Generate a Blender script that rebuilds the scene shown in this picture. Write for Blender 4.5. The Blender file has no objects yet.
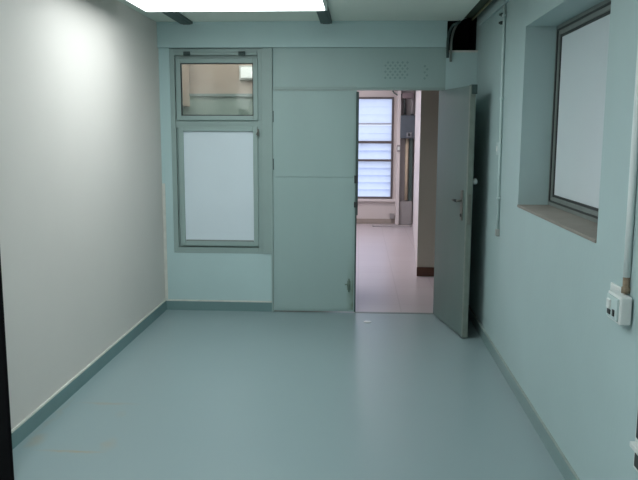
import bpy, bmesh, math, random
from mathutils import Vector, Matrix, Euler

random.seed(7)
S = bpy.context.scene
COL = S.collection

# ------------------------------------------------------------------ camera, world, exposure
cam_d = bpy.data.cameras.new('camera')
cam = bpy.data.objects.new('camera', cam_d)
COL.objects.link(cam)
cam_d.sensor_width = 36.0
cam_d.lens = 720.0 / 638.0 * 36.0
cam_d.clip_start = 0.05
# rows: image right, image up, backwards (world X right, Y into the room, Z up)
_px, _py, _f = 360 - 319.0, 134 - 240.0, 720.0
_d = Vector((_px, _py, _f)).normalized()
_vx = 300 - 319.0
_v = Vector((_vx, (-_px * _vx - _f * _f) / _py, _f)); _v -= _d * _v.dot(_d); _v.normalize()
_r = _v.cross(_d)
right = Vector((_r.x, _d.x, -_v.x)); down = Vector((_r.y, _d.y, -_v.y)); fwd = Vector((_r.z, _d.z, -_v.z))
M = Matrix((right, -down, -fwd)).transposed().to_4x4()
M.translation = Vector((0, 0, 1.62))
cam.matrix_world = M
S.camera = cam

S.view_settings.view_transform = 'Standard'
S.view_settings.look = 'None'
S.view_settings.exposure = 0.95
S.view_settings.gamma = 1.0
S.view_settings.use_curve_mapping = False

LAMP = 3.35           # radiance of the lit fluorescent fittings
FILL_NEAR = 5.4  # radiance of the added fill fitting near the camera
FILL_CORR = 5.4  # radiance of the added corridor fill fittings
FILL_NEXT = 2.0  # radiance of the added next-room fill fitting
DAY = 0.70           # overcast daylight outside the corridor window and the added side opening
w = bpy.data.worlds.new('overcast_sky'); S.world = w; w.use_nodes = True
bg = w.node_tree.nodes['Background']
bg.inputs['Color'].default_value = (0.74, 0.82, 1.0, 1); bg.inputs['Strength'].default_value = DAY

# ------------------------------------------------------------------ materials
def mat(name, color, rough=0.6, var=0.06, scale=3.0, bump=0.0, bscale=60.0, metal=0.0, spec=0.4, var2=None, stretch=(1, 1, 1)):
    m = bpy.data.materials.new(name); m.use_nodes = True
    nt = m.node_tree; n = nt.nodes; l = nt.links
    b = n['Principled BSDF']
    b.inputs['Roughness'].default_value = rough; b.inputs['Metallic'].default_value = metal
    b.inputs['Specular IOR Level'].default_value = spec
    tc = n.new('ShaderNodeTexCoord'); mp = n.new('ShaderNodeMapping'); mp.inputs['Scale'].default_value = stretch
    l.new(tc.outputs['Object'], mp.inputs['Vector'])
    nz = n.new('ShaderNodeTexNoise'); nz.inputs['Scale'].default_value = scale; nz.inputs['Detail'].default_value = 5
    l.new(mp.outputs['Vector'], nz.inputs['Vector'])
    mx = n.new('ShaderNodeMix'); mx.data_type = 'RGBA'
    c = Vector(color)
    lo = c * (1 - var); hi = Vector(var2) if var2 else c * (1 + var)
    mx.inputs['A'].default_value = (*lo, 1); mx.inputs['B'].default_value = (*hi, 1)
    rm = n.new('ShaderNodeMapRange'); rm.inputs['From Min'].default_value = 0.15; rm.inputs['From Max'].default_value = 0.85
    l.new(nz.outputs['Fac'], rm.inputs['Value'])
    l.new(rm.outputs['Result'], mx.inputs['Factor']); l.new(mx.outputs['Result'], b.inputs['Base Color'])
    if bump:
        n2 = n.new('ShaderNodeTexNoise'); n2.inputs['Scale'].default_value = bscale; n2.inputs['Detail'].default_value = 4
        l.new(tc.outputs['Object'], n2.inputs['Vector'])
        bp = n.new('ShaderNodeBump'); bp.inputs['Strength'].default_value = bump; bp.inputs['Distance'].default_value = 0.004
        l.new(n2.outputs['Fac'], bp.inputs['Height']); l.new(bp.outputs['Normal'], b.inputs['Normal'])
    return m

def emit(name, color, strength):
    m = bpy.data.materials.new(name); m.use_nodes = True
    b = m.node_tree.nodes['Principled BSDF']
    b.inputs['Base Color'].default_value = (0.8, 0.85, 0.82, 1)
    b.inputs['Emission Color'].default_value = (*color, 1); b.inputs['Emission Strength'].default_value = strength
    return m

TEAL = (0.46, 0.605, 0.605)
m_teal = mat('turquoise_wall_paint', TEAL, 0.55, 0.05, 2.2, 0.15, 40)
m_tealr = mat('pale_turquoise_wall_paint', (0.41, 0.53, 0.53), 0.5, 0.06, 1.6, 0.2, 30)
m_cream = mat('cream_wall_paint', (0.70, 0.655, 0.615), 0.6, 0.03, 1.4, 0.15, 30, spec=0.15)
m_grey = mat('grey_green_joinery_paint', (0.30, 0.39, 0.37), 0.42, 0.05, 4, 0.06, 50)
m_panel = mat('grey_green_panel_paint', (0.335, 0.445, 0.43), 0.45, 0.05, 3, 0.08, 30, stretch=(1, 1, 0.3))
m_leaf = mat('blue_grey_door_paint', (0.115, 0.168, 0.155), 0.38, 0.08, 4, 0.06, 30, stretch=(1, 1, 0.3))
m_edge = mat('worn_pale_door_edge', (0.20, 0.235, 0.205), 0.5, 0.12, 20)
m_base = mat('dark_teal_skirting_paint', (0.16, 0.26, 0.26), 0.4, 0.08, 5)
m_caulk = mat('pale_caulk_line', (0.62, 0.62, 0.57), 0.6, 0.12, 20)
m_ceil = mat('ceiling_board', (0.76, 0.82, 0.75), 0.7, 0.03, 3, 0.1, 90)
m_void = mat('void_shade_black', (0.012, 0.016, 0.015), 0.9, 0.3, 6)  # near-black colour stands in for the darkness of the unlit void
m_rail = mat('dark_grey_green_rail', (0.055, 0.085, 0.08), 0.5, 0.1, 8)
m_olive = mat('dusty_olive_tray', (0.065, 0.085, 0.055), 0.7, 0.4, 9)
m_cable = mat('grey_cable', (0.25, 0.27, 0.25), 0.5, 0.1, 10)
m_board = mat('white_infill_board', (0.67, 0.75, 0.80), 0.35, 0.025, 2.5)
m_board2 = mat('greyish_infill_board', (0.66, 0.73, 0.76), 0.35, 0.03, 1.5)
m_white = mat('white_plastic', (0.68, 0.71, 0.69), 0.4, 0.04, 10)
m_house = mat('white_enamel', (0.72, 0.74, 0.72), 0.4, 0.03, 6)
m_sill = mat('dusty_stone_sill', (0.27, 0.245, 0.215), 0.75, 0.12, 6, 0.15, 40)
m_alu = mat('dull_aluminium_frame', (0.22, 0.25, 0.235), 0.45, 0.12, 12, metal=0.25)
m_dark = mat('dark_gasket', (0.03, 0.035, 0.035), 0.5, 0.2, 12)
m_steel = mat('tarnished_steel', (0.20, 0.20, 0.18), 0.4, 0.25, 40, metal=0.7)
m_black = mat('black_purple_door_paint', (0.004, 0.003, 0.004), 0.85, 0.2, 8, spec=0.1)
m_pipe = mat('painted_conduit', (0.50, 0.61, 0.60), 0.4, 0.06, 20)
m_rust = mat('rusty_fitting', (0.24, 0.19, 0.13), 0.8, 0.4, 60)
m_greybox = mat('grey_board_enamel', (0.33, 0.34, 0.32), 0.45, 0.06, 8)
m_beige = mat('corridor_beige_paint', (0.54, 0.49, 0.475), 0.6, 0.05, 2, 0.1, 30)
m_pink = mat('corridor_pale_paint', (0.62, 0.57, 0.56), 0.55, 0.05, 2, 0.1, 30)
m_pillar = mat('corridor_pillar_paint', (0.46, 0.43, 0.37), 0.6, 0.05, 2, 0.1, 30)
m_brown = mat('brown_skirting_tile', (0.085, 0.035, 0.02), 0.4, 0.2, 12)
m_winbrown = mat('brown_window_metal', (0.10, 0.085, 0.085), 0.5, 0.1, 10)
m_iso = mat('blue_grey_switchgear', (0.085, 0.105, 0.125), 0.45, 0.12, 14)
m_recess = mat('grey_plaster', (0.30, 0.285, 0.285), 0.7, 0.06, 5)  # plain grey shared by the corridor wall strip and small boxes
m_tan = mat('tan_pipe_paint', (0.46, 0.38, 0.28), 0.5, 0.08, 8)
m_nextwall = mat('next_room_beige_paint', (0.60, 0.50, 0.42), 0.6, 0.05, 2)
m_nextgreen = mat('next_room_green_paint', (0.40, 0.52, 0.46), 0.6, 0.05, 2)
m_lamp = emit('fluorescent_diffuser', (0.90, 0.98, 1.0), LAMP)
m_fill_near = emit('near_fill_diffuser', (0.90, 0.97, 1.0), FILL_NEAR)
m_fill_next = emit('next_room_fill_diffuser', (1.0, 0.95, 0.9), FILL_NEXT)
m_fill_corr = emit('corridor_fill_diffuser', (1.0, 0.93, 0.96), FILL_CORR)
m_lamp3 = emit('small_lamp_tube', (1.0, 0.97, 0.92), 0.35)

def glass(name, tint=(0.85, 0.9, 0.9), refl=0.08):
    m = bpy.data.materials.new(name); m.use_nodes = True
    nt = m.node_tree; n = nt.nodes; l = nt.links
    n.remove(n['Principled BSDF'])
    t = n.new('ShaderNodeBsdfTransparent'); t.inputs['Color'].default_value = (*tint, 1)
    g = n.new('ShaderNodeBsdfGlossy'); g.inputs['Roughness'].default_value = 0.04
    mx = n.new('ShaderNodeMixShader'); mx.inputs['Fac'].default_value = refl
    l.new(t.outputs[0], mx.inputs[1]); l.new(g.outputs[0], mx.inputs[2])
    l.new(mx.outputs[0], n['Material Output'].inputs['Surface'])
    return m
m_glass = glass('clear_pane')
def louvre_glass():
    m = bpy.data.materials.new('obscured_louvre_glass'); m.use_nodes = True
    nt = m.node_tree; n = nt.nodes; l = nt.links
    n.remove(n['Principled BSDF'])
    tl = n.new('ShaderNodeBsdfTranslucent'); tl.inputs['Color'].default_value = (0.82, 0.84, 0.9, 1)
    tr = n.new('ShaderNodeBsdfTransparent'); tr.inputs['Color'].default_value = (0.9, 0.93, 1, 1)
    nz = n.new('ShaderNodeTexNoise'); nz.inputs['Scale'].default_value = 3.0
    mr = n.new('ShaderNodeMapRange'); mr.inputs['To Min'].default_value = 0.4; mr.inputs['To Max'].default_value = 0.75
    tc = n.new('ShaderNodeTexCoord'); l.new(tc.outputs['Object'], nz.inputs['Vector'])
    l.new(nz.outputs['Fac'], mr.inputs['Value'])
    mx = n.new('ShaderNodeMixShader'); l.new(mr.outputs['Result'], mx.inputs['Fac'])
    l.new(tl.outputs[0], mx.inputs[1]); l.new(tr.outputs[0], mx.inputs[2])
    l.new(mx.outputs[0], n['Material Output'].inputs['Surface'])
    return m
m_louvre = louvre_glass()

def floor_paint():
    m = mat('sea_green_floor_paint', (0.255, 0.335, 0.345), 0.3, 0.02, 1.3, 0.0, 5, spec=0.5)
    nt = m.node_tree; n = nt.nodes; l = nt.links; b = n['Principled BSDF']
    src = b.inputs['Base Color'].links[0].from_socket
    tc = n.new('ShaderNodeTexCoord'); sp = n.new('ShaderNodeSeparateXYZ'); l.new(tc.outputs['Object'], sp.inputs[0])
    def mth(op, a, bb, c=None):
        q = n.new('ShaderNodeMath'); q.operation = op
        for i, v in enumerate((a, bb, c)):
            if v is None: continue
            if isinstance(v, (int, float)): q.inputs[i].default_value = v
            else: l.new(v, q.inputs[i])
        return q.outputs[0]
    nz = n.new('ShaderNodeTexNoise'); nz.inputs['Scale'].default_value = 9; nz.inputs['Detail'].default_value = 6
    l.new(tc.outputs['Object'], nz.inputs['Vector'])
    wob = mth('MULTIPLY_ADD', nz.outputs['Fac'], 0.10, -0.05)
    tot = None
    # rusty scrapes left on the paint: centre x, centre y, half length, half width, strength
    for (x, y, hx, hy, s) in ((-1.50, 4.09, 0.22, 0.022, 0.55), (-1.47, 3.425, 0.20, 0.020, 0.9), (-1.70, 3.55, 0.05, 0.10, 0.5),
                              (-1.30, 3.52, 0.05, 0.10, 0.35), (-1.38, 3.93, 0.05, 0.06, 0.25), (-1.735, 3.9, 0.02, 0.35, 0.25)):
        dx = mth('DIVIDE', mth('ADD', sp.outputs[0], mth('ADD', wob, -x)), hx)
        dy = mth('DIVIDE', mth('ADD', sp.outputs[1], mth('MULTIPLY_ADD', wob, 0.5, -y)), hy)
        r2 = mth('ADD', mth('MULTIPLY', dx, dx), mth('MULTIPLY', dy, dy))
        q = n.new('ShaderNodeMath'); q.operation = 'MULTIPLY_ADD'; q.use_clamp = True
        l.new(r2, q.inputs[0]); q.inputs[1].default_value = -s; q.inputs[2].default_value = s
        tot = q.outputs[0] if tot is None else mth('MAXIMUM', tot, q.outputs[0])
    mk = mth('MULTIPLY', tot, mth('MULTIPLY_ADD', nz.outputs['Fac'], 1.6, -0.15))
    mx = n.new('ShaderNodeMix'); mx.data_type = 'RGBA'
    l.new(mk, mx.inputs['Factor']); l.new(src, mx.inputs['A']); mx.inputs['B'].default_value = (0.38, 0.27, 0.13, 1)
    l.new(mx.outputs['Result'], b.inputs['Base Color'])
    rg = n.new('ShaderNodeMapRange'); rg.inputs['To Min'].default_value = 0.285; rg.inputs['To Max'].default_value = 0.335
    n3 = n.new('ShaderNodeTexNoise'); n3.inputs['Scale'].default_value = 2.0; l.new(tc.outputs['Object'], n3.inputs['Vector'])
    l.new(n3.outputs['Fac'], rg.inputs['Value']); l.new(rg.outputs['Result'], b.inputs['Roughness'])
    return m
m_floor = floor_paint()

def tile_floor():
    m = bpy.data.materials.new('pale_lilac_floor_tiles'); m.use_nodes = True
    nt = m.node_tree; n = nt.nodes; l = nt.links; b = n['Principled BSDF']
    b.inputs['Roughness'].default_value = 0.3
    tc = n.new('ShaderNodeTexCoord'); br = n.new('ShaderNodeTexBrick'); br.offset = 0.0
    br.inputs['Scale'].default_value = 1.0; br.inputs['Brick Width'].default_value = 0.4; br.inputs['Row Height'].default_value = 0.4
    br.inputs['Mortar Size'].default_value = 0.006
    br.inputs['Color1'].default_value = (0.47, 0.42, 0.43, 1); br.inputs['Color2'].default_value = (0.45, 0.40, 0.41, 1)
    br.inputs['Mortar'].default_value = (0.40, 0.355, 0.36, 1)
    l.new(tc.outputs['Object'], br.inputs['Vector']); l.new(br.outputs['Color'], b.inputs['Base Color'])
    return m
m_tile = tile_floor()

# ------------------------------------------------------------------ mesh helpers
def BM(): return bmesh.new()
def box(bm, a, b, mi=0, mtx=None):
    x0, y0, z0 = a; x1, y1, z1 = b
    vs = [bm.verts.new(Vector(p)) for p in ((x0, y0, z0), (x1, y0, z0), (x1, y1, z0), (x0, y1, z0), (x0, y0, z1), (x1, y0, z1), (x1, y1, z1), (x0, y1, z1))]
    if mtx:
        for v in vs: v.co = mtx @ v.co
    fs = []
    for f in ((0, 3, 2, 1), (4, 5, 6, 7), (0, 1, 5, 4), (1, 2, 6, 5), (2, 3, 7, 6), (3, 0, 4, 7)):
        fc = bm.faces.new([vs[i] for i in f]); fc.material_index = mi; fs.append(fc)
    return fs
def bbox(bm, a, b, bev=0.003, mi=0, seg=2):
    """bevelled box"""
    t = bmesh.new(); box(t, a, b)
    bmesh.ops.bevel(t, geom=list(t.edges), offset=bev, segments=seg, profile=0.6, affect='EDGES')
    merge(bm, t, mi)
def merge(bm, t, mi=0):
    me = bpy.data.meshes.new('tmp'); t.to_mesh(me); t.free()
    n0 = len(bm.faces); bm.from_mesh(me); bpy.data.meshes.remove(me)
    bm.faces.ensure_lookup_table()
    for f in bm.faces[n0:]: f.material_index = mi
def prism(bm, poly, z0, z1, mi=0):
    lo = [bm.verts.new((x, y, z0)) for x, y in poly]; hi = [bm.verts.new((x, y, z1)) for x, y in poly]
    k = len(poly)
    bm.faces.new(lo[::-1]).material_index = mi; bm.faces.new(hi).material_index = mi
    for i in range(k):
        bm.faces.new((lo[i], lo[(i + 1) % k], hi[(i + 1) % k], hi[i])).material_index = mi
def tube(bm, pts, r, seg=12, mi=0):
    pts = [Vector(p) for p in pts]; rings = []
    prev = None
    for i, p in enumerate(pts):
        a = pts[max(i - 1, 0)]; b = pts[min(i + 1, len(pts) - 1)]
        t = (b - a).normalized()
        u = t.cross(Vector((0, 0, 1)))
        if u.length < 1e-3: u = t.cross(Vector((0, 1, 0)))
        u.normalize()
        if prev is not None:
            u = (prev - t * prev.dot(t)).normalized()
        prev = u
        v = t.cross(u)
        rr = r[i] if isinstance(r, (list, tuple)) else r
        rings.append([bm.verts.new(p + u * rr * math.cos(2 * math.pi * k / seg) + v * rr * math.sin(2 * math.pi * k / seg)) for k in range(seg)])
    for A, B in zip(rings, rings[1:]):
        for k in range(seg):
            f = bm.faces.new((A[k], A[(k + 1) % seg], B[(k + 1) % seg], B[k])); f.smooth = True; f.material_index = mi
    bm.faces.new(rings[0][::-1]).material_index = mi; bm.faces.new(rings[-1]).material_index = mi
def ring_frame(bm, x0, x1, z0, z1, wd, y0, y1, mi=0, bev=0.003, bottom=None):
    """rectangular frame in the XZ plane, members of width wd, running y0..y1"""
    bw = bottom or wd
    bbox(bm, (x0, y0, z0), (x0 + wd, y1, z1), bev, mi); bbox(bm, (x1 - wd, y0, z0), (x1, y1, z1), bev, mi)
    bbox(bm, (x0 + wd, y0, z1 - wd), (x1 - wd, y1, z1), bev, mi); bbox(bm, (x0 + wd, y0, z0), (x1 - wd, y1, z0 + bw), bev, mi)
def obj(name, bm, mats, parent=None, label=None, kind=None):
    bmesh.ops.recalc_face_normals(bm, faces=bm.faces)
    me = bpy.data.meshes.new(name); bm.to_mesh(me); bm.free()
    for m in (mats if isinstance(mats, (list, tuple)) else [mats]): me.materials.append(m)
    o = bpy.data.objects.new(name, me); COL.objects.link(o)
    if parent: o.parent = parent
    if label: o['label'] = label
    if kind: o['kind'] = kind
    return o
def tag(o, label, cat, group=None):
    o['label'] = label; o['category'] = cat
    if group: o['group'] = group
    return o
def thing(name, label, cat, loc=(0, 0, 0), rotz=0, group=None):
    o = bpy.data.objects.new(name, None); COL.objects.link(o)
    o.empty_display_size = 0.1
    o.location = loc; o.rotation_euler = (0, 0, rotz)
    return tag(o, label, cat, group)
def struct(name, bm, mats, label, cat, parent=None):
    o = obj(name, bm, mats, parent)
    if not parent:
        o['kind'] = 'structure'; tag(o, label, cat)
    return o
def dup(root, loc, label, group=None):
    r = root.copy(); COL.objects.link(r); r.location = loc; r['label'] = label
    if group: r['group'] = group
    for ch in list(root.children):
        c = ch.copy(); COL.objects.link(c); c.parent = r
        for g in list(ch.children):
            e = g.copy(); COL.objects.link(e); e.parent = c
    return r

# ------------------------------------------------------------------ dimensions (metres)
XL, XR = -1.785, 1.005
D = 6.44            # room face of the back wall
YN = -1.2           # wall behind the camera
ZC = 2.58           # ceiling
FAR = 13.12         # far corridor wall
# ------------------------------------------------------------------ room shell
b = BM(); box(b, (XL - 0.15, YN - 0.15, -0.12), (XR + 0.35, D, 0)); struct('floor', b, m_floor, 'sea green painted concrete floor of the empty room', 'floor')
b = BM(); box(b, (-2.4, D, -0.12), (2.6, FAR + 0.2, -0.003)); struct('floor_corridor', b, m_tile, 'pale lilac tiled corridor floor beyond the doorway', 'floor')
b = BM(); box(b, (XL - 0.15, YN, 0), (XL, D + 0.12, ZC + 0.4)); struct('wall_left', b, m_cream, 'plain cream painted wall on the left', 'wall')
b = BM(); box(b, (XL - 0.15, YN - 0.15, 0), (XR + 0.35, YN, ZC + 0.4)); struct('wall_front', b, m_cream, 'cream wall behind the camera', 'wall')
# right wall with the deep window recess
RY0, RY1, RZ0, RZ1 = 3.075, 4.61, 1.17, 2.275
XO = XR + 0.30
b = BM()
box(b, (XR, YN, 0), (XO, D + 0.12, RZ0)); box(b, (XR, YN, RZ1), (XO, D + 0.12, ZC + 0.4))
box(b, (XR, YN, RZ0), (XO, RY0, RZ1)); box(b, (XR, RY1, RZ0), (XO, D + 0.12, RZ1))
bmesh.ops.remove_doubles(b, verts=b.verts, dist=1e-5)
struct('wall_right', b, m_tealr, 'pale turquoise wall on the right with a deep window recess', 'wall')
# back wall: left pier, wall under window
b = BM()
box(b, (XL, D, 0), (-1.69, D + 0.12, 2.37)); box(b, (-1.69, D, 0), (-0.775, D + 0.12, 0.535))
struct('wall_back', b, m_teal, 'turquoise back wall around and under the tall window', 'wall')
b = BM(); box(b, (0.735, D, 0), (XR, D + 0.12, 2.32)); box(b, (0.735, D - 0.004, 2.32), (XR, D + 0.12, 2.337), 1)
struct('wall_pier', b, [m_teal, m_caulk], 'short turquoise wall pier between the doorway and right wall', 'wall')
b = BM(); bbox(b, (XL, D - 0.035, 2.362), (0.735, D + 0.12, ZC), 0.004); bbox(b, (XL, D - 0.048, ZC - 0.014), (0.735, D - 0.03, ZC), 0.003)
struct('trim_1', b, m_teal, 'turquoise beam running under the ceiling along the back wall', 'beam')
b = BM(); bbox(b, (-0.867, D - 0.012, 0.536), (-0.778, D + 0.1, 2.36), 0.004); bbox(b, (-0.790, D - 0.018, 0.0), (-0.774, D + 0.1, 2.36), 0.003)
struct('trim_2', b, m_grey, 'grey green post between the tall window and the fixed door panel', 'post')
b = BM(); bbox(b, (XL, D - 0.006, 0.10), (XL + 0.028, D, 1.17), 0.002)
struct('trim_3', b, m_caulk, 'narrow cream strip in the back left corner', 'trim')
# ceiling stops short of the right wall: open cable slot and void above
b = BM(); box(b, (XL, YN, ZC), (0.855, D - 0.02, ZC + 0.03)); box(b, (XL, D - 0.02, ZC), (0.735, D + 0.12, ZC + 0.03))
struct('ceiling', b, m_ceil, 'pale grey green ceiling board', 'ceiling')
b = BM(); box(b, (XL - 0.15, YN - 0.15, ZC + 0.4), (XO, D + 0.7, ZC + 0.5)); box(b, (0.70, D + 0.55, 2.2), (XO, D + 0.65, ZC + 0.4))
box(b, (0.70, D + 0.12, 2.2), (0.735, D + 0.55, ZC + 0.4)); box(b, (XR, D + 0.12, 2.2), (XO, D + 0.55, ZC + 0.4)); box(b, (0.70, D + 0.12, 2.2), (XO, D + 0.55, 2.3))
box(b, (XL, D + 0.0, ZC + 0.03), (0.70, D + 0.1, ZC + 0.4))
struct('ceiling_void', b, m_void, 'black open void above the ceiling in the back right corner', 'ceiling void')

# skirting
b = BM()
prism(b, [(XL, YN), (XL + 0.014, YN), (XL + 0.014, D), (XL, D)], 0, 0.086, 0); box(b, (XL, YN, 0.086), (XL + 0.012, D, 0.096), 1)
struct('baseboard_left', b, [m_base, m_caulk], 'dark teal skirting with pale top line along the cream wall', 'skirting')
b = BM(); box(b, (XL + 0.014, D - 0.014, 0), (-0.79, D, 0.084), 0); box(b, (XL + 0.012, D - 0.011, 0.084), (-0.79, D, 0.097), 1)
struct('baseboard_back', b, [m_base, m_caulk], 'dark teal skirting under the tall window', 'skirting')
b = BM(); prism(b, [(XR, YN), (XR - 0.014, YN), (XR - 0.014, D), (XR, D)], 0, 0.082, 0); box(b, (XR - 0.012, YN, 0.082), (XR, D, 0.089), 1)
struct('baseboard_right', b, [mat('grey_teal_skirting_paint', (0.20, 0.29, 0.285), 0.4, 0.08, 5), mat('worn_skirting_line', (0.30, 0.36, 0.33), 0.6, 0.15, 20)], 'grey teal skirting along the right wall', 'skirting')

# ------------------------------------------------------------------ corridor and next room shell
b = BM(); box(b, (-2.4, D + 0.12, 2.75), (2.6, FAR + 0.2, 2.9)); struct('ceiling_corridor', b, m_pink, 'pale corridor ceiling', 'ceiling')
b = BM()
WX0, WX1, WZ0, WZ1 = -1.70, 0.60, 0.455, 2.275
box(b, (-2.4, FAR, 0), (WX0, FAR + 0.15, 2.75)); box(b, (WX1, FAR, 0), (2.6, FAR + 0.15, 2.75))
box(b, (WX0, FAR, 0), (WX1, FAR + 0.15, WZ0)); box(b, (WX0, FAR, WZ1), (WX1, FAR + 0.15, 2.75))
struct('wall_corridor_far', b, m_beige, 'beige far corridor wall around the louvred window', 'wall')
b = BM(); box(b, (WX0, FAR - 0.05, WZ0 - 0.045), (0.655, FAR + 0.02, WZ0)); struct('trim_4', b, m_pink, 'pale sill under the louvred corridor window', 'sill')
b = BM(); box(b, (-2.4, FAR - 0.02, 0), (0.66, FAR, 0.09)); struct('baseboard_corridor', b, mat('dusty_skirting', (0.30, 0.26, 0.23), 0.6, 0.1, 6), 'dusty low skirting under the corridor window', 'skirting')
b = BM(); box(b, (0.655, FAR - 0.14, 0), (0.715, FAR, 2.75)); struct('trim_5', b, m_pink, 'slim white post right of the corridor window', 'post')
b = BM(); box(b, (-2.45, D + 0.12, 0), (-2.35, 7.9, 2.75)); box(b, (-2.45, 7.9, 0), (-2.35, FAR + 0.1, 0.9)); box(b, (-2.45, 7.9, 2.35), (-2.35, FAR + 0.1, 2.75)); box(b, (-2.45, 12.7, 0.9), (-2.35, FAR + 0.1, 2.35))  # unseen opening added in this wall to let extra daylight in
struct('wall_corridor_left', b, m_pink, 'left corridor wall with an added unseen daylight opening', 'wall')
b = BM(); prism(b, [(0.675, 8.22), (2.5, 8.22), (2.5, FAR), (0.978, FAR)], 0, 2.75)
box(b, (0.672, 8.208, 0.0), (2.5, 8.22, 0.105), 1)
for f in b.faces:
    c = f.calc_center_median()
    if f.material_index == 0 and c.x < 0.9 and c.y > 9: f.material_index = 2
struct('wall_corridor_right', b, [m_pillar, m_brown, m_pink], 'grey beige corridor wall end with brown skirting seen through the doorway', 'wall')
b = BM(); box(b, (2.45, D, 0), (2.55, 8.25, 2.75)); box(b, (XO, D, 0), (2.5, D + 0.12, 2.75)); struct('wall_corridor_side', b, m_pillar, 'hidden side wall of the corridor', 'wall')
b = BM(); box(b, (-2.4, 7.66, 0), (-0.30, 7.76, 2.02), 1); box(b, (-2.4, 7.70, 2.02), (-0.30, 7.76, 2.75), 0); box(b, (-0.36, D + 0.12, 0), (-0.30, 7.7, 2.75), 0)
box(b, (-2.4, 7.64, 2.005), (-0.36, 7.70, 2.035), 2); box(b, (-1.86, 7.2, 1.9), (-1.80, 7.66, 2.75), 0)
struct('wall_next_room', b, [m_nextwall, m_nextgreen, m_grey], 'beige and green wall of the next room behind the clear upper pane', 'wall')
b = BM(); box(b, (-2.4, D + 0.10, 2.36), (0.70, D + 0.125, 2.75)); box(b, (-2.4, D + 0.1, 0), (XL, D + 0.12, 2.75)); struct('wall_back_outer', b, m_pink, 'corridor side of the back wall', 'wall')

# ------------------------------------------------------------------ window in the back wall
win = bpy.data.objects.new('window_1', None); COL.objects.link(win); win['kind'] = 'structure'
tag(win, 'tall grey green framed window with clear upper pane and white lower board', 'window')
b = BM(); ring_frame(b, -1.690, -0.867, 0.536, 2.358, 0.042, D + 0.005, D + 0.10, bottom=0.055); obj('window_frame', b, m_grey, win)
b = BM(); ring_frame(b, -1.652, -0.898, 1.70, 2.325, 0.052, D + 0.036, D + 0.095); ring_frame(b, -1.652, -0.898, 0.575, 1.70, 0.06, D + 0.036, D + 0.095); obj('rebate', b, m_grey, win)
b = BM(); bbox(b, (-1.648, D - 0.004, 2.300), (-0.909, D + 0.03, 2.326), 0.004); obj('head_rail', b, m_grey, win)
b = BM(); bbox(b, (-1.648, D + 0.012, 1.668), (-0.909, D + 0.10, 1.748), 0.003); obj('transom_bar', b, m_grey, win)
s = BM(); ring_frame(s, -1.632, -0.905, 1.736, 2.272, 0.040, D - 0.012, D + 0.035, bev=0.004); s1 = obj('upper_sash', s, m_grey, win)
b = BM(); ring_frame(b, -1.593, -0.944, 1.775, 2.233, 0.009, D - 0.002, D + 0.01, bev=0.002); obj('putty_line', b, m_dark, s1)
b = BM(); box(b, (-1.595, D + 0.012, 1.772), (-0.942, D + 0.018, 2.236)); obj('glass_pane', b, m_glass, s1, label='clear glass')
s = BM(); ring_frame(s, -1.622, -0.908, 0.605, 1.680, 0.042, D - 0.014, D + 0.035, bev=0.004); s2 = obj('lower_sash', s, m_grey, win)
b = BM(); box(b, (-1.582, D + 0.006, 0.645), (-0.948, D + 0.016, 1.640)); obj('infill_board', b, m_board, s2, label='white board filling the lower sash')
b = BM(); bbox(b, (-1.575, D - 0.005, 0.646), (-0.955, D + 0.007, 0.658), 0.002); obj('glazing_bead', b, m_alu, s2)
for x in (-1.530, -1.042):
    b = BM(); bbox(b, (x - 0.03, D - 0.020, 2.296), (x + 0.03, D - 0.003, 2.332), 0.004)
    tube(b, [(x - 0.028, D - 0.022, 2.314), (x + 0.028, D - 0.022, 2.314)], 0.007, 10); obj('hinge', b, m_rail, win)
b = BM(); bbox(b, (-0.912, D - 0.028, 1.60), (-0.895, D - 0.010, 1.66), 0.003); tube(b, [(-0.904, D - 0.026, 1.63), (-0.915, D - 0.045, 1.61)], 0.006, 8); obj('catch', b, m_steel, win)

# ------------------------------------------------------------------ fixed door panel, transom panel, open door leaf
def stained_panel():
    m = mat('stained_panel_paint', (0.335, 0.445, 0.43), 0.45, 0.05, 3, 0.08, 30, stretch=(1, 1, 0.3))
    nt = m.node_tree; n = nt.nodes; l = nt.links; bs = n['Principled BSDF']; src = bs.inputs['Base Color'].links[0].from_socket
    tc = n.new('ShaderNodeTexCoord'); sp = n.new('ShaderNodeSeparateXYZ'); l.new(tc.outputs['Object'], sp.inputs[0])
    nz = n.new('ShaderNodeTexNoise'); nz.inputs['Scale'].default_value = 14; l.new(tc.outputs['Object'], nz.inputs['Vector'])
    a = n.new('ShaderNodeMapRange'); a.inputs['From Min'].default_value = -0.11; a.inputs['From Max'].default_value = -0.045; l.new(sp.outputs[0], a.inputs['Value'])
    c = n.new('ShaderNodeMapRange'); c.inputs['From Min'].default_value = 0.55; c.inputs['From Max'].default_value = 0.2; l.new(sp.outputs[2], c.inputs['Value'])
    p = n.new('ShaderNodeMath'); p.operation = 'MULTIPLY'; l.new(a.outputs[0], p.inputs[0]); l.new(c.outputs[0], p.inputs[1])
    q = n.new('ShaderNodeMath'); q.operation = 'MULTIPLY'; q.use_clamp = True; l.new(p.outputs[0], q.inputs[0])
    e = n.new('ShaderNodeMath'); e.operation = 'MULTIPLY_ADD'; e.inputs[1].default_value = 1.2; e.inputs[2].default_value = 0.1; l.new(nz.outputs['Fac'], e.inputs[0]); l.new(e.outputs[0], q.inputs[1])
    mx = n.new('ShaderNodeMix'); mx.data_type = 'RGBA'; l.new(q.outputs[0], mx.inputs['Factor']); l.new(src, mx.inputs['A']); mx.inputs['B'].default_value = (0.12, 0.17, 0.10, 1)
    l.new(mx.outputs['Result'], bs.inputs['Base Color']); return m
d1 = bpy.data.objects.new('door_1', None); COL.objects.link(d1); d1['kind'] = 'structure'
tag(d1, 'fixed grey green door panel left of the open doorway', 'door')
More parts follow.
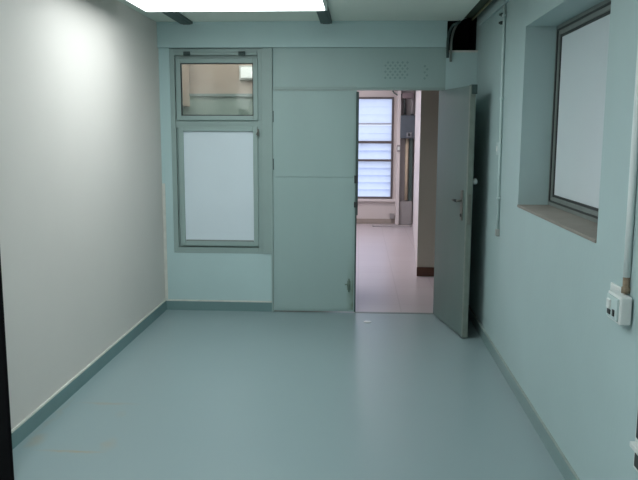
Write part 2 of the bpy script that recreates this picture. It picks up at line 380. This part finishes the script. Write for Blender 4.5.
b = BM(); bbox(b, (-0.772, D - 0.012, 0.010), (-0.030, D + 0.03, 1.998), 0.003); obj('panel', b, m_panel, d1)
b = BM(); bbox(b, (-0.752, D - 0.018, 1.241), (-0.045, D - 0.008, 1.985), 0.002); bbox(b, (-0.752, D - 0.018, 0.030), (-0.045, D - 0.008, 1.234), 0.002); obj('face_sheet', b, stained_panel(), d1)
b = BM(); bbox(b, (-0.036, D - 0.022, 0.90), (-0.012, D + 0.03, 1.985), 0.003); bbox(b, (-0.036, D - 0.016, 0.010), (-0.022, D + 0.03, 0.90), 0.003); obj('meeting_strip', b, m_rail, d1, label='dark meeting edge')
for z, h in ((1.22, 0.07), (0.995, 0.05)):
    b = BM(); bbox(b, (-0.046, D - 0.028, z - h / 2), (-0.014, D - 0.01, z + h / 2), 0.003); obj('strike_plate', b, m_dark, d1)
b = BM(); bbox(b, (-0.10, D - 0.024, 0.215), (-0.07, D - 0.016, 0.300), 0.003); tube(b, [(-0.085, D - 0.03, 0.20), (-0.085, D - 0.03, 0.32)], 0.007, 10); tube(b, [(-0.085, D - 0.03, 0.27), (-0.12, D - 0.035, 0.27)], 0.006, 8); obj('floor_bolt', b, mat('grubby_bolt_paint', (0.17, 0.23, 0.19), 0.5, 0.2, 20), d1)
b = BM(); bbox(b, (-0.772, D - 0.014, 1.30), (-0.764, D + 0.02, 1.40), 0.002); bbox(b, (-0.772, D - 0.014, 1.72), (-0.764, D + 0.02, 1.82), 0.002); obj('side_clip', b, m_rail, d1)

tp = bpy.data.objects.new('trim_6', None); COL.objects.link(tp); tp['kind'] = 'structure'
tag(tp, 'grey green transom panel over the doorway with a diamond lattice vent', 'transom panel')
b = BM(); bbox(b, (-0.772, D + 0.0, 2.004), (0.735, D + 0.06, 2.362), 0.003); obj('transom_sheet', b, m_panel, tp)
b = BM(); bbox(b, (-0.772, D - 0.014, 2.000), (-0.03, D + 0.02, 2.028), 0.003); bbox(b, (-0.03, D - 0.010, 2.000), (0.735, D + 0.06, 2.022), 0.003); obj('transom_rail', b, m_grey, tp)
b = BM()
def diamond(bm, x, z, r, y0, y1):
    lo = [bm.verts.new((x + r * math.cos(a), y0, z + r * math.sin(a))) for a in (0, math.pi / 2, math.pi, 1.5 * math.pi)]
    hi = [bm.verts.new((x + r * math.cos(a), y1, z + r * math.sin(a))) for a in (0, math.pi / 2, math.pi, 1.5 * math.pi)]
    bm.faces.new(lo); bm.faces.new(hi[::-1])
    for i in range(4): bm.faces.new((lo[i], hi[i], hi[(i + 1) % 4], lo[(i + 1) % 4]))
for r in range(6):
    for c in range(5):
        diamond(b, 0.215 + c * 0.042 + (0.021 if r % 2 else 0), 2.105 + r * 0.026, 0.0125, D - 0.004, D + 0.002)
for r in range(5):
    diamond(b, 0.555 + (0.02 if r % 2 else 0), 2.10 + r * 0.026, 0.0125, D - 0.004, D + 0.002)
obj('vent', b, mat('vent_hole_green', (0.25, 0.345, 0.325), 0.6, 0.1, 30), tp, label='diamond lattice vent')
# right jamb and threshold of the doorway
b = BM(); bbox(b, (0.700, D - 0.004, 0.0), (0.735, D + 0.12, 2.004), 0.003); struct('trim_7', b, m_grey, 'grey green right jamb of the open doorway', 'door jamb')
b = BM(); bbox(b, (-0.03, D - 0.01, -0.004), (0.70, D + 0.03, 0.004), 0.002); struct('trim_8', b, m_alu, 'thin metal threshold strip in the doorway', 'threshold')

hx, hy = 0.678, 6.400
ang = math.atan2(5.635 - hy, 0.836 - hx); LL = math.hypot(5.635 - hy, 0.836 - hx)
d2 = bpy.data.objects.new('door_2', None); COL.objects.link(d2); d2['kind'] = 'structure'
d2.location = (hx, hy, 0); d2.rotation_euler = (0, 0, ang)
tag(d2, 'open blue grey flush door leaf swung into the room', 'door')
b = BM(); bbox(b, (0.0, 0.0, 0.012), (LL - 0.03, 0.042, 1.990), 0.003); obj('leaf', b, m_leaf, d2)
b = BM(); bbox(b, (LL - 0.03, -0.001, 0.012), (LL, 0.043, 1.990), 0.003); obj('edge_lipping', b, m_edge, d2, label='worn pale edge strip')
b = BM(); bbox(b, (LL - 0.135, -0.007, 0.945), (LL - 0.085, 0.001, 1.185), 0.003)
tube(b, [(LL - 0.11, 0, 1.10), (LL - 0.11, -0.05, 1.10)], 0.009, 12); obj('lock_plate', b, m_steel, d2)
b = BM(); tube(b, [(LL - 0.108, -0.048, 1.10), (LL - 0.15, -0.052, 1.102), (LL - 0.20, -0.048, 1.10), (LL - 0.215, -0.040, 1.098)], [0.011, 0.010, 0.009, 0.007], 12); obj('lever_handle', b, m_dark, d2)
b = BM(); tube(b, [(LL - 0.11, -0.012, 0.985), (LL - 0.11, -0.003, 0.985)], 0.013, 14); obj('key_cylinder', b, m_dark, d2)
b = BM(); bbox(b, (LL - 0.001, 0.008, 0.92), (LL + 0.003, 0.034, 1.16), 0.001); obj('latch_plate', b, m_steel, d2)
b = BM(); tube(b, [(LL - 0.075, 0.04, 1.255), (LL - 0.075, 0.065, 1.255), (LL - 0.075, 0.075, 1.255), (LL - 0.075, 0.095, 1.255), (LL - 0.075, 0.102, 1.255)], [0.012, 0.012, 0.024, 0.024, 0.014], 16); obj('knob', b, m_white, d2, label='pale round knob')
b = BM(); bbox(b, (LL - 0.055, 0.008, 1.925), (LL + 0.006, 0.052, 1.996), 0.003); obj('top_bolt', b, m_rail, d2)
for z in (0.25, 1.0, 1.75):
    b = BM(); tube(b, [(-0.006, 0.035, z - 0.05), (-0.006, 0.035, z + 0.05)], 0.008, 10); obj('hinge', b, m_steel, d2)

# ------------------------------------------------------------------ window in the right wall recess
w2 = bpy.data.objects.new('window_2', None); COL.objects.link(w2); w2['kind'] = 'structure'
tag(w2, 'grey metal framed window with pale board pane in the right wall recess', 'window')
XF = XR + 0.185
def yz_frame(bm, y0, y1, z0, z1, wd, x0, x1, mi=0, bev=0.003):
    bbox(bm, (x0, y0, z0), (x1, y0 + wd, z1), bev, mi); bbox(bm, (x0, y1 - wd, z0), (x1, y1, z1), bev, mi)
    bbox(bm, (x0, y0 + wd, z1 - wd), (x1, y1 - wd, z1), bev, mi); bbox(bm, (x0, y0 + wd, z0), (x1, y1 - wd, z0 + wd), bev, mi)
b = BM(); yz_frame(b, RY0, RY1, RZ0 + 0.012, RZ1, 0.030, XF, XF + 0.05); obj('window_frame', b, m_alu, w2)
b = BM(); yz_frame(b, RY0 + 0.028, RY1 - 0.028, RZ0 + 0.038, RZ1 - 0.028, 0.030, XF + 0.006, XF + 0.04); sa = obj('sash', b, m_alu, w2)
b = BM(); yz_frame(b, RY0 + 0.056, RY1 - 0.056, RZ0 + 0.066, RZ1 - 0.056, 0.016, XF + 0.012, XF + 0.03, bev=0.002); obj('gasket', b, m_dark, sa)
b = BM(); yz_frame(b, RY0 + 0.022, RY1 - 0.022, RZ0 + 0.034, RZ1 - 0.022, 0.010, XF - 0.002, XF + 0.01, bev=0.002); obj('shadow_gap', b, m_dark, w2)
b = BM(); box(b, (XF + 0.018, RY0 + 0.06, RZ0 + 0.07), (XF + 0.026, RY1 - 0.06, RZ1 - 0.06)); obj('pane', b, m_board2, sa, label='pale opaque pane')
b = BM(); bbox(b, (XR - 0.006, RY0 + 0.001, RZ0 - 0.004), (XF + 0.02, RY1 - 0.001, RZ0 + 0.012), 0.003); obj('sill', b, m_sill, w2, label='dusty grey brown sill')

# ------------------------------------------------------------------ window at the end of the corridor
w3 = bpy.data.objects.new('window_3', None); COL.objects.link(w3); w3['kind'] = 'structure'
tag(w3, 'brown framed louvred window at the far end of the corridor', 'window')
b = BM(); ring_frame(b, WX0, WX1, WZ0, WZ1, 0.035, FAR - 0.02, FAR + 0.08); obj('window_frame', b, m_winbrown, w3)
for x in (-1.13, -0.56):
    b = BM(); bbox(b, (x - 0.02, FAR - 0.02, WZ0 + 0.03), (x + 0.02, FAR + 0.08, WZ1 - 0.03), 0.003); obj('mullion', b, m_winbrown, w3)
for z, h in ((1.475, 0.045), (1.150, 0.036)):
    b = BM(); bbox(b, (WX0 + 0.03, FAR - 0.025, z - h / 2), (WX1 - 0.03, FAR + 0.08, z + h / 2), 0.003); obj('crossbar', b, m_winbrown, w3)
for z in (1.80,):
    b = BM(); bbox(b, (WX0 + 0.03, FAR - 0.01, z - 0.012), (WX1 - 0.03, FAR + 0.06, z + 0.012), 0.003); obj('glazing_bar', b, mat('grey_bar', (0.28, 0.28, 0.34), 0.5), w3)
def louvre(z, h=0.15, tilt=0.5):
    for xa, xb in ((WX0 + 0.035, -1.15), (-1.11, -0.58), (-0.54, WX1 - 0.035)):
        b = BM(); mt = Matrix.Translation(((xa + xb) / 2, FAR + 0.03, z)) @ Matrix.Rotation(tilt, 4, 'X')
        box(b, (-(xb - xa) / 2, -0.003, -h / 2), ((xb - xa) / 2, 0.003, h / 2), 0, mt); obj('louvre', b, m_louvre, w3)
for z in (0.545, 0.675, 0.805, 0.935, 1.065): louvre(z, 0.185, 0.5)
for z in (1.24, 1.38): louvre(z, 0.19, 0.4)
for z in (1.56, 1.70): louvre(z, 0.15, 0.12)
for z in (1.89, 2.03, 2.17): louvre(z, 0.15, 0.12)

# ------------------------------------------------------------------ corridor fittings
Yb = FAR - 0.12
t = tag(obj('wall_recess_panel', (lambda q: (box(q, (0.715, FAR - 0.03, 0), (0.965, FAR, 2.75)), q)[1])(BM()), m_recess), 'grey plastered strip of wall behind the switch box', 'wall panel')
t = thing('switch_box', 'blue grey electrical switch box high on the corridor end wall', 'switch box', (0.852, FAR - 0.03, 1.75))
b = BM(); bbox(b, (-0.14, -0.15, -0.205), (0.130, 0, 0.20), 0.012); obj('case', b, m_iso, t)
b = BM(); bbox(b, (-0.125, -0.162, -0.09), (0.118, -0.149, 0.185), 0.006); obj('door', b, m_iso, t)
b = BM(); bbox(b, (-0.03, -0.158, -0.185), (0.06, -0.149, -0.10), 0.004); pl = obj('rating_plate', b, mat('pale_plate', (0.22, 0.23, 0.25), 0.5), t)
b = BM(); bbox(b, (-0.005, -0.19, -0.165), (0.03, -0.158, -0.115), 0.006); obj('lever', b, m_dark, pl)
for gx in (-0.06, 0.07):
    b = BM(); tube(b, [(gx, -0.07, 0.198), (gx, -0.07, 0.22)], 0.03, 12); obj('gland', b, m_dark, t)
t = thing('conduit_drop', 'dark pair of conduits rising from the switch box to a junction box', 'conduit', (0.852, FAR - 0.1, 1.972))
b = BM(); tube(b, [(-0.06, 0, 0), (-0.06, 0, 0.16), (-0.075, 0, 0.22), (-0.075, 0, 0.33)], 0.022, 10); obj('pipe', b, m_dark, t)
b = BM(); tube(b, [(0.07, 0, 0), (0.07, 0, 0.2), (0.03, 0, 0.30)], 0.016, 10); obj('pipe', b, m_recess, t)
b = BM(); bbox(b, (-0.12, -0.03, 0.27), (0.08, 0.07, 0.37), 0.008); obj('junction_box', b, mat('purple_grey_box', (0.20, 0.16, 0.17), 0.6), t)
b = BM(); tube(b, [(-0.12, 0.02, 0.34), (-0.20, 0.02, 0.33), (-0.26, 0.02, 0.37), (-0.30, 0.02, 0.44)], 0.012, 8); obj('side_cable', b, m_rail, t)
b = BM(); tube(b, [(0.845, FAR - 0.075, 0.44), (0.845, FAR - 0.075, 1.545)], 0.030, 14); tag(obj('tan_pipe', b, m_tan), 'tan vertical pipe below the corridor switch box', 'pipe')
b = BM(); bbox(b, (0.885, FAR - 0.10, 0.43), (0.945, FAR - 0.03, 1.545), 0.004); tag(obj('cable_duct', b, m_rail), 'dark vertical cable duct beside the tan pipe', 'cable duct')
for z in (1.30, 0.90):
    pass
t = thing('wall_socket', 'small grey socket on the white post beside the corridor window', 'socket', (0.69, FAR - 0.14, 1.37))
b = BM(); bbox(b, (-0.03, -0.025, -0.06), (0.03, 0, 0.06), 0.004); obj('back_box', b, m_recess, t)
b = BM(); bbox(b, (-0.018, -0.030, -0.03), (0.018, -0.024, 0.03), 0.003); obj('rocker', b, m_white, t)
b = BM(); bbox(b, (0.56, FAR - 0.09, 0.10), (0.635, FAR - 0.021, 0.19), 0.005); tag(obj('junction_box', b, m_recess), 'small grey box low on the wall under the corridor window', 'junction box')
b = BM(); bbox(b, (0.24, 12.66, -0.003), (0.92, 12.86, 0.012), 0.004); bbox(b, (0.26, 12.68, 0.010), (0.90, 12.84, 0.014), 0.002, 1)
tag(obj('floor_hatch', b, [m_recess, mat('hatch_grey', (0.36, 0.33, 0.33), 0.5)]), 'flat grey hatch on the floor at the corridor end', 'floor hatch')
b = BM(); bbox(b, (0.705, FAR - 0.09, 0.0), (0.95, FAR - 0.031, 0.42), 0.004); tag(obj('plinth_box', b, m_recess), 'grey boxed-in plinth at the foot of the tan pipe', 'plinth')
t = thing('batten_light', 'small lit batten light seen through the clear upper pane', 'light', (-1.185, 7.70, 2.235))
b = BM(); bbox(b, (-0.09, -0.03, -0.06), (0.09, 0, 0.09), 0.005); obj('case', b, m_house, t)
b = BM(); bbox(b, (-0.07, -0.06, -0.04), (0.07, -0.03, 0.07), 0.01); obj('diffuser', b, m_lamp3, t)

# ------------------------------------------------------------------ ceiling rails and fluorescent fittings
for (x0, x1, lab) in ((-1.568, -1.462, 'dark ceiling rail above the left end of the lit fluorescent light'), (-0.350, -0.252, 'dark ceiling rail above the right end of the lit fluorescent light')):
    b = BM(); bbox(b, (x0, 3.2, ZC - 0.022), (x1, D - 0.05, ZC), 0.002); bbox(b, (x0 + 0.02, 3.2, ZC - 0.026), (x1 - 0.02, D - 0.05, ZC - 0.02), 0.002)
    tag(obj('ceiling_rail', b, m_rail), lab, 'rail', 'rails on the ceiling')
LZ = 2.475
def ceiling_light(label, y0, y1, x0, x1, ml):
    t = thing('ceiling_light', label, 'ceiling light', ((x0 + x1) / 2, (y0 + y1) / 2, LZ), 0, 'fluorescent ceiling lights')
    hx_, hy_ = (x1 - x0) / 2, (y1 - y0) / 2
    b = BM(); bbox(b, (-hx_, -hy_, 0.050), (hx_, hy_, 0.0745), 0.003); obj('housing', b, m_house, t)
    b = BM(); bbox(b, (-hx_ + 0.016, -hy_ + 0.006, 0.0), (hx_ - 0.016, hy_ - 0.006, 0.052), 0.012, seg=4); obj('diffuser', b, ml, t)
    for sx in (-1, 1):
        b = BM(); bbox(b, (sx * hx_ - 0.016 if sx > 0 else -hx_, -hy_, 0.001), (hx_ if sx > 0 else -hx_ + 0.016, hy_, 0.0745), 0.003); obj('end_cap', b, m_house, t)
    return t
ceiling_light('bright fluorescent ceiling light at the top of the picture', 4.05, 5.24, -1.545, -0.240, m_lamp)
ceiling_light('added fill light nearer the camera, built as an unseen fluorescent ceiling fitting', 1.2, 2.2, -1.60, -0.245, m_fill_near)  # unseen fitting added to brighten the near part of the room

ceiling_light('added unseen fill light on the ceiling of the next room behind the clear pane', 6.75, 7.45, -1.7, -0.7, m_fill_next).location.z = 2.675  # unseen fitting added to brighten the wall behind the upper pane
ceiling_light('added unseen fill light on the corridor ceiling, the one nearer the doorway', 8.20, 9.10, -1.75, -0.35, m_fill_corr).location.z = 2.675  # unseen fitting added to brighten the corridor floor and walls
ceiling_light('added unseen fill light on the corridor ceiling, the one nearer the louvred window', 11.0, 12.0, -1.4, 0.0, m_fill_corr).location.z = 2.675  # second unseen fitting added to brighten the far corridor end
# cable tray in the open slot along the right wall, cables dropping in the corner hole
t = thing('cable_tray', 'dusty olive cable tray running in the ceiling slot along the right wall', 'cable tray', (0.93, 4.5, ZC + 0.02))
b = BM(); box(b, (-0.07, -3.5, 0), (0.035, 1.9, 0.006)); box(b, (-0.07, -3.5, 0), (-0.064, 1.9, 0.04)); box(b, (0.03, -3.5, 0), (0.035, 1.9, 0.04)); obj('tray', b, m_olive, t)
b = BM(); tube(b, [(0.015, -3.4, -0.01), (0.012, -1, -0.012), (0.018, 0.6, -0.008), (0.014, 1.9, -0.012)], 0.010, 8); obj('cable', b, mat('yellowed_cable', (0.20, 0.19, 0.10), 0.6, 0.2, 10), t)
b = BM(); bbox(b, (XR - 0.022, 1.0, ZC - 0.062), (XR, D - 0.15, ZC - 0.012), 0.004); struct('trim_9', b, m_tealr, 'pale trunking strip along the top of the right wall', 'trunking')
def arc(x0, z0, x1, z1, y, bow, k=12):
    return [(x0 + (x1 - x0) * (1 - math.cos(a)), y + bow * math.sin(2 * a), z0 + (z1 - z0) * math.sin(a)) for a in [math.pi / 2 * i / k for i in range(k + 1)]]
b = BM(); tube(b, [(0.775, D - 0.012, 2.24), (0.772, D - 0.02, 2.32)] + arc(0.772, 2.36, 0.90, 2.61, D - 0.02, 0.03), 0.011, 10)
tag(obj('looped_cable', b, m_cable), 'grey cable curving up into the ceiling hole, right-hand one of the two', 'cable', 'cables in the corner hole')
b = BM(); tube(b, [(0.742, D - 0.05, 2.27), (0.740, D - 0.05, 2.36)] + arc(0.740, 2.38, 0.80, 2.55, D - 0.05, 0.01) + [(0.84, D - 0.05, 2.57)], 0.012, 10)
tag(obj('looped_cable', b, m_rail), 'dark cable hugging the beam end beside the ceiling hole', 'cable', 'cables in the corner hole')

# ------------------------------------------------------------------ conduit, switch and sockets on the right wall
t = thing('wall_conduit', 'slim painted conduit running down the right wall beside the open door', 'conduit', (XR - 0.012, 5.18, 0.92))
b = BM(); tube(b, [(0, 0.0, 0.02), (0, 0.03, 0.6), (0, 0.065, 1.4), (0, 0.075, 1.70)], 0.010, 12); obj('pipe', b, m_pipe, t)
for z, yy in ((0.25, 0.015), (0.95, 0.045), (1.52, 0.07)):
    b = BM(); bbox(b, (-0.013, yy - 0.022, z - 0.008), (0.012, yy + 0.022, z + 0.008), 0.003); obj('saddle_clip', b, m_pipe, t)
b = BM(); bbox(b, (-0.014, -0.02, -0.02), (0.012, 0.02, 0.03), 0.004); obj('end_cap', b, m_greybox, t)
t = thing('wall_switch', 'narrow pale switch on the right wall beside the slim conduit', 'switch', (XR, 5.29, 1.52))
b = BM(); bbox(b, (-0.018, -0.035, -0.045), (0, 0.035, 0.045), 0.004); obj('back_box', b, m_pipe, t)
b = BM(); bbox(b, (-0.024, -0.012, -0.02), (-0.017, 0.012, 0.02), 0.003); obj('rocker', b, m_white, t)
for z, yy in ((2.46, 5.34), (2.405, 5.35)):
    b = BM(); tube(b, [(XR, yy, z), (XR - 0.02, yy, z)], 0.013, 12); tube(b, [(XR - 0.019, yy, z), (XR - 0.03, yy, z)], 0.008, 10)
    tag(obj('wall_plug', b, m_rail), 'dark wall plug high on the right wall by the conduit, ' + ('upper one' if z > 2.43 else 'lower one'), 'wall plug', 'wall plugs by the conduit')
t = thing('socket_conduit', 'pale conduit dropping to the power socket at the right edge', 'conduit', (XR - 0.014, 2.675, 1.05))
b = BM(); tube(b, [(0, 0, 0.05), (0, 0.004, 0.4), (0, 0.006, 0.8), (0, 0.0, 1.53)], 0.0135, 12); obj('pipe', b, mat('pale_conduit_paint', (0.72, 0.78, 0.77), 0.4, 0.05, 10), t)
b = BM(); tube(b, [(0, 0, -0.01), (0, 0, 0.012), (0, 0, 0.013), (0, 0, 0.052)], [0.016, 0.016, 0.0125, 0.0125], 12); obj('gland', b, m_rust, t, label='rusty gland')
t = thing('power_socket', 'worn white surface power socket under the pale conduit at the right edge', 'power socket', (XR, 2.712, 0.985))
b = BM(); bbox(b, (-0.010, -0.02, -0.045), (0, 0.14, 0.060), 0.004); obj('wall_plate', b, m_white, t)
b = BM(); bbox(b, (-0.050, -0.095, -0.055), (-0.008, 0.045, 0.050), 0.007); obj('back_box', b, m_white, t)
b = BM(); bbox(b, (-0.058, -0.082, -0.045), (-0.048, 0.03, 0.040), 0.004); obj('face_plate', b, m_pipe, t)
b = BM(); bbox(b, (-0.066, -0.02, -0.010), (-0.056, 0.012, 0.026), 0.003); obj('rocker', b, m_white, t)
b = BM(); tube(b, [(-0.035, 0.044, 0.025), (-0.035, 0.056, 0.025)], 0.012, 10); obj('screw_cap', b, m_rust, t, label='rusty screw cap')
b = BM(); bbox(b, (-0.062, -0.020, -0.032), (-0.056, 0.010, -0.014), 0.001); obj('pin_slot', b, m_dark, t)
b = BM(); bbox(b, (-0.062, -0.060, -0.030), (-0.056, -0.042, -0.006), 0.001); obj('pin_slot', b, m_dark, t)
t = thing('distribution_board', 'grey wall board cut by the right edge beside the pale conduit', 'distribution board', (XR, 2.40, 1.26))
b = BM(); bbox(b, (-0.014, -0.25, 0), (0, 0.20, 0.42), 0.004); obj('case', b, m_greybox, t)
b = BM(); bbox(b, (-0.020, -0.23, 0.02), (-0.013, 0.185, 0.40), 0.003); obj('door', b, m_greybox, t)
b = BM(); bbox(b, (-0.030, 0.15, 0.18), (-0.019, 0.17, 0.24), 0.003); obj('latch', b, m_dark, t)
t = thing('outlet_box', 'white outlet box with dark openings low at the right edge', 'outlet box', (XR, 2.31, 0.55))
b = BM(); bbox(b, (-0.020, -0.15, -0.10), (0, 0.17, 0.22), 0.004); obj('case', b, m_white, t)
b = BM(); bbox(b, (-0.040, -0.15, -0.02), (-0.018, 0.165, 0.0), 0.004); obj('ledge', b, m_white, t)
b = BM(); bbox(b, (-0.026, -0.13, 0.02), (-0.018, 0.150, 0.19), 0.003); obj('opening', b, m_dark, t)
b = BM(); bbox(b, (-0.026, -0.13, -0.085), (-0.018, 0.150, -0.03), 0.003); obj('opening', b, m_dark, t)

# ------------------------------------------------------------------ dark open door leaf at the left edge, scrap on the floor
t = thing('dark_door_panel', 'dark purple black edge of a standing panel at the left edge', 'panel', (-1.60, 3.085, 0))
b = BM(); bbox(b, (-0.045, -0.62, 0.0), (0.0, 0.0, 1.95), 0.003); obj('leaf', b, m_black, t)
b = BM(); bbox(b, (-0.047, -0.012, 0.0), (0.002, 0.006, 1.95), 0.002); obj('edge_strip', b, m_black, t)
b = BM()
pts = [(-0.03, -0.02), (0.01, -0.035), (0.035, -0.005), (0.02, 0.03), (-0.015, 0.035), (-0.035, 0.01)]
lo = [b.verts.new((x, y, 0.001 + 0.004 * random.random())) for x, y in pts]; hi = [b.verts.new((x, y, v.co.z + 0.002 + 0.004 * random.random())) for (x, y), v in zip(pts, lo)]
b.faces.new(lo[::-1]); b.faces.new(hi)
for i in range(6): b.faces.new((lo[i], lo[(i + 1) % 6], hi[(i + 1) % 6], hi[i]))
o = tag(obj('paper_scrap', b, m_white), 'tiny white scrap on the green floor in front of the doorway', 'scrap'); o.location = (0.085, 6.11, 0)
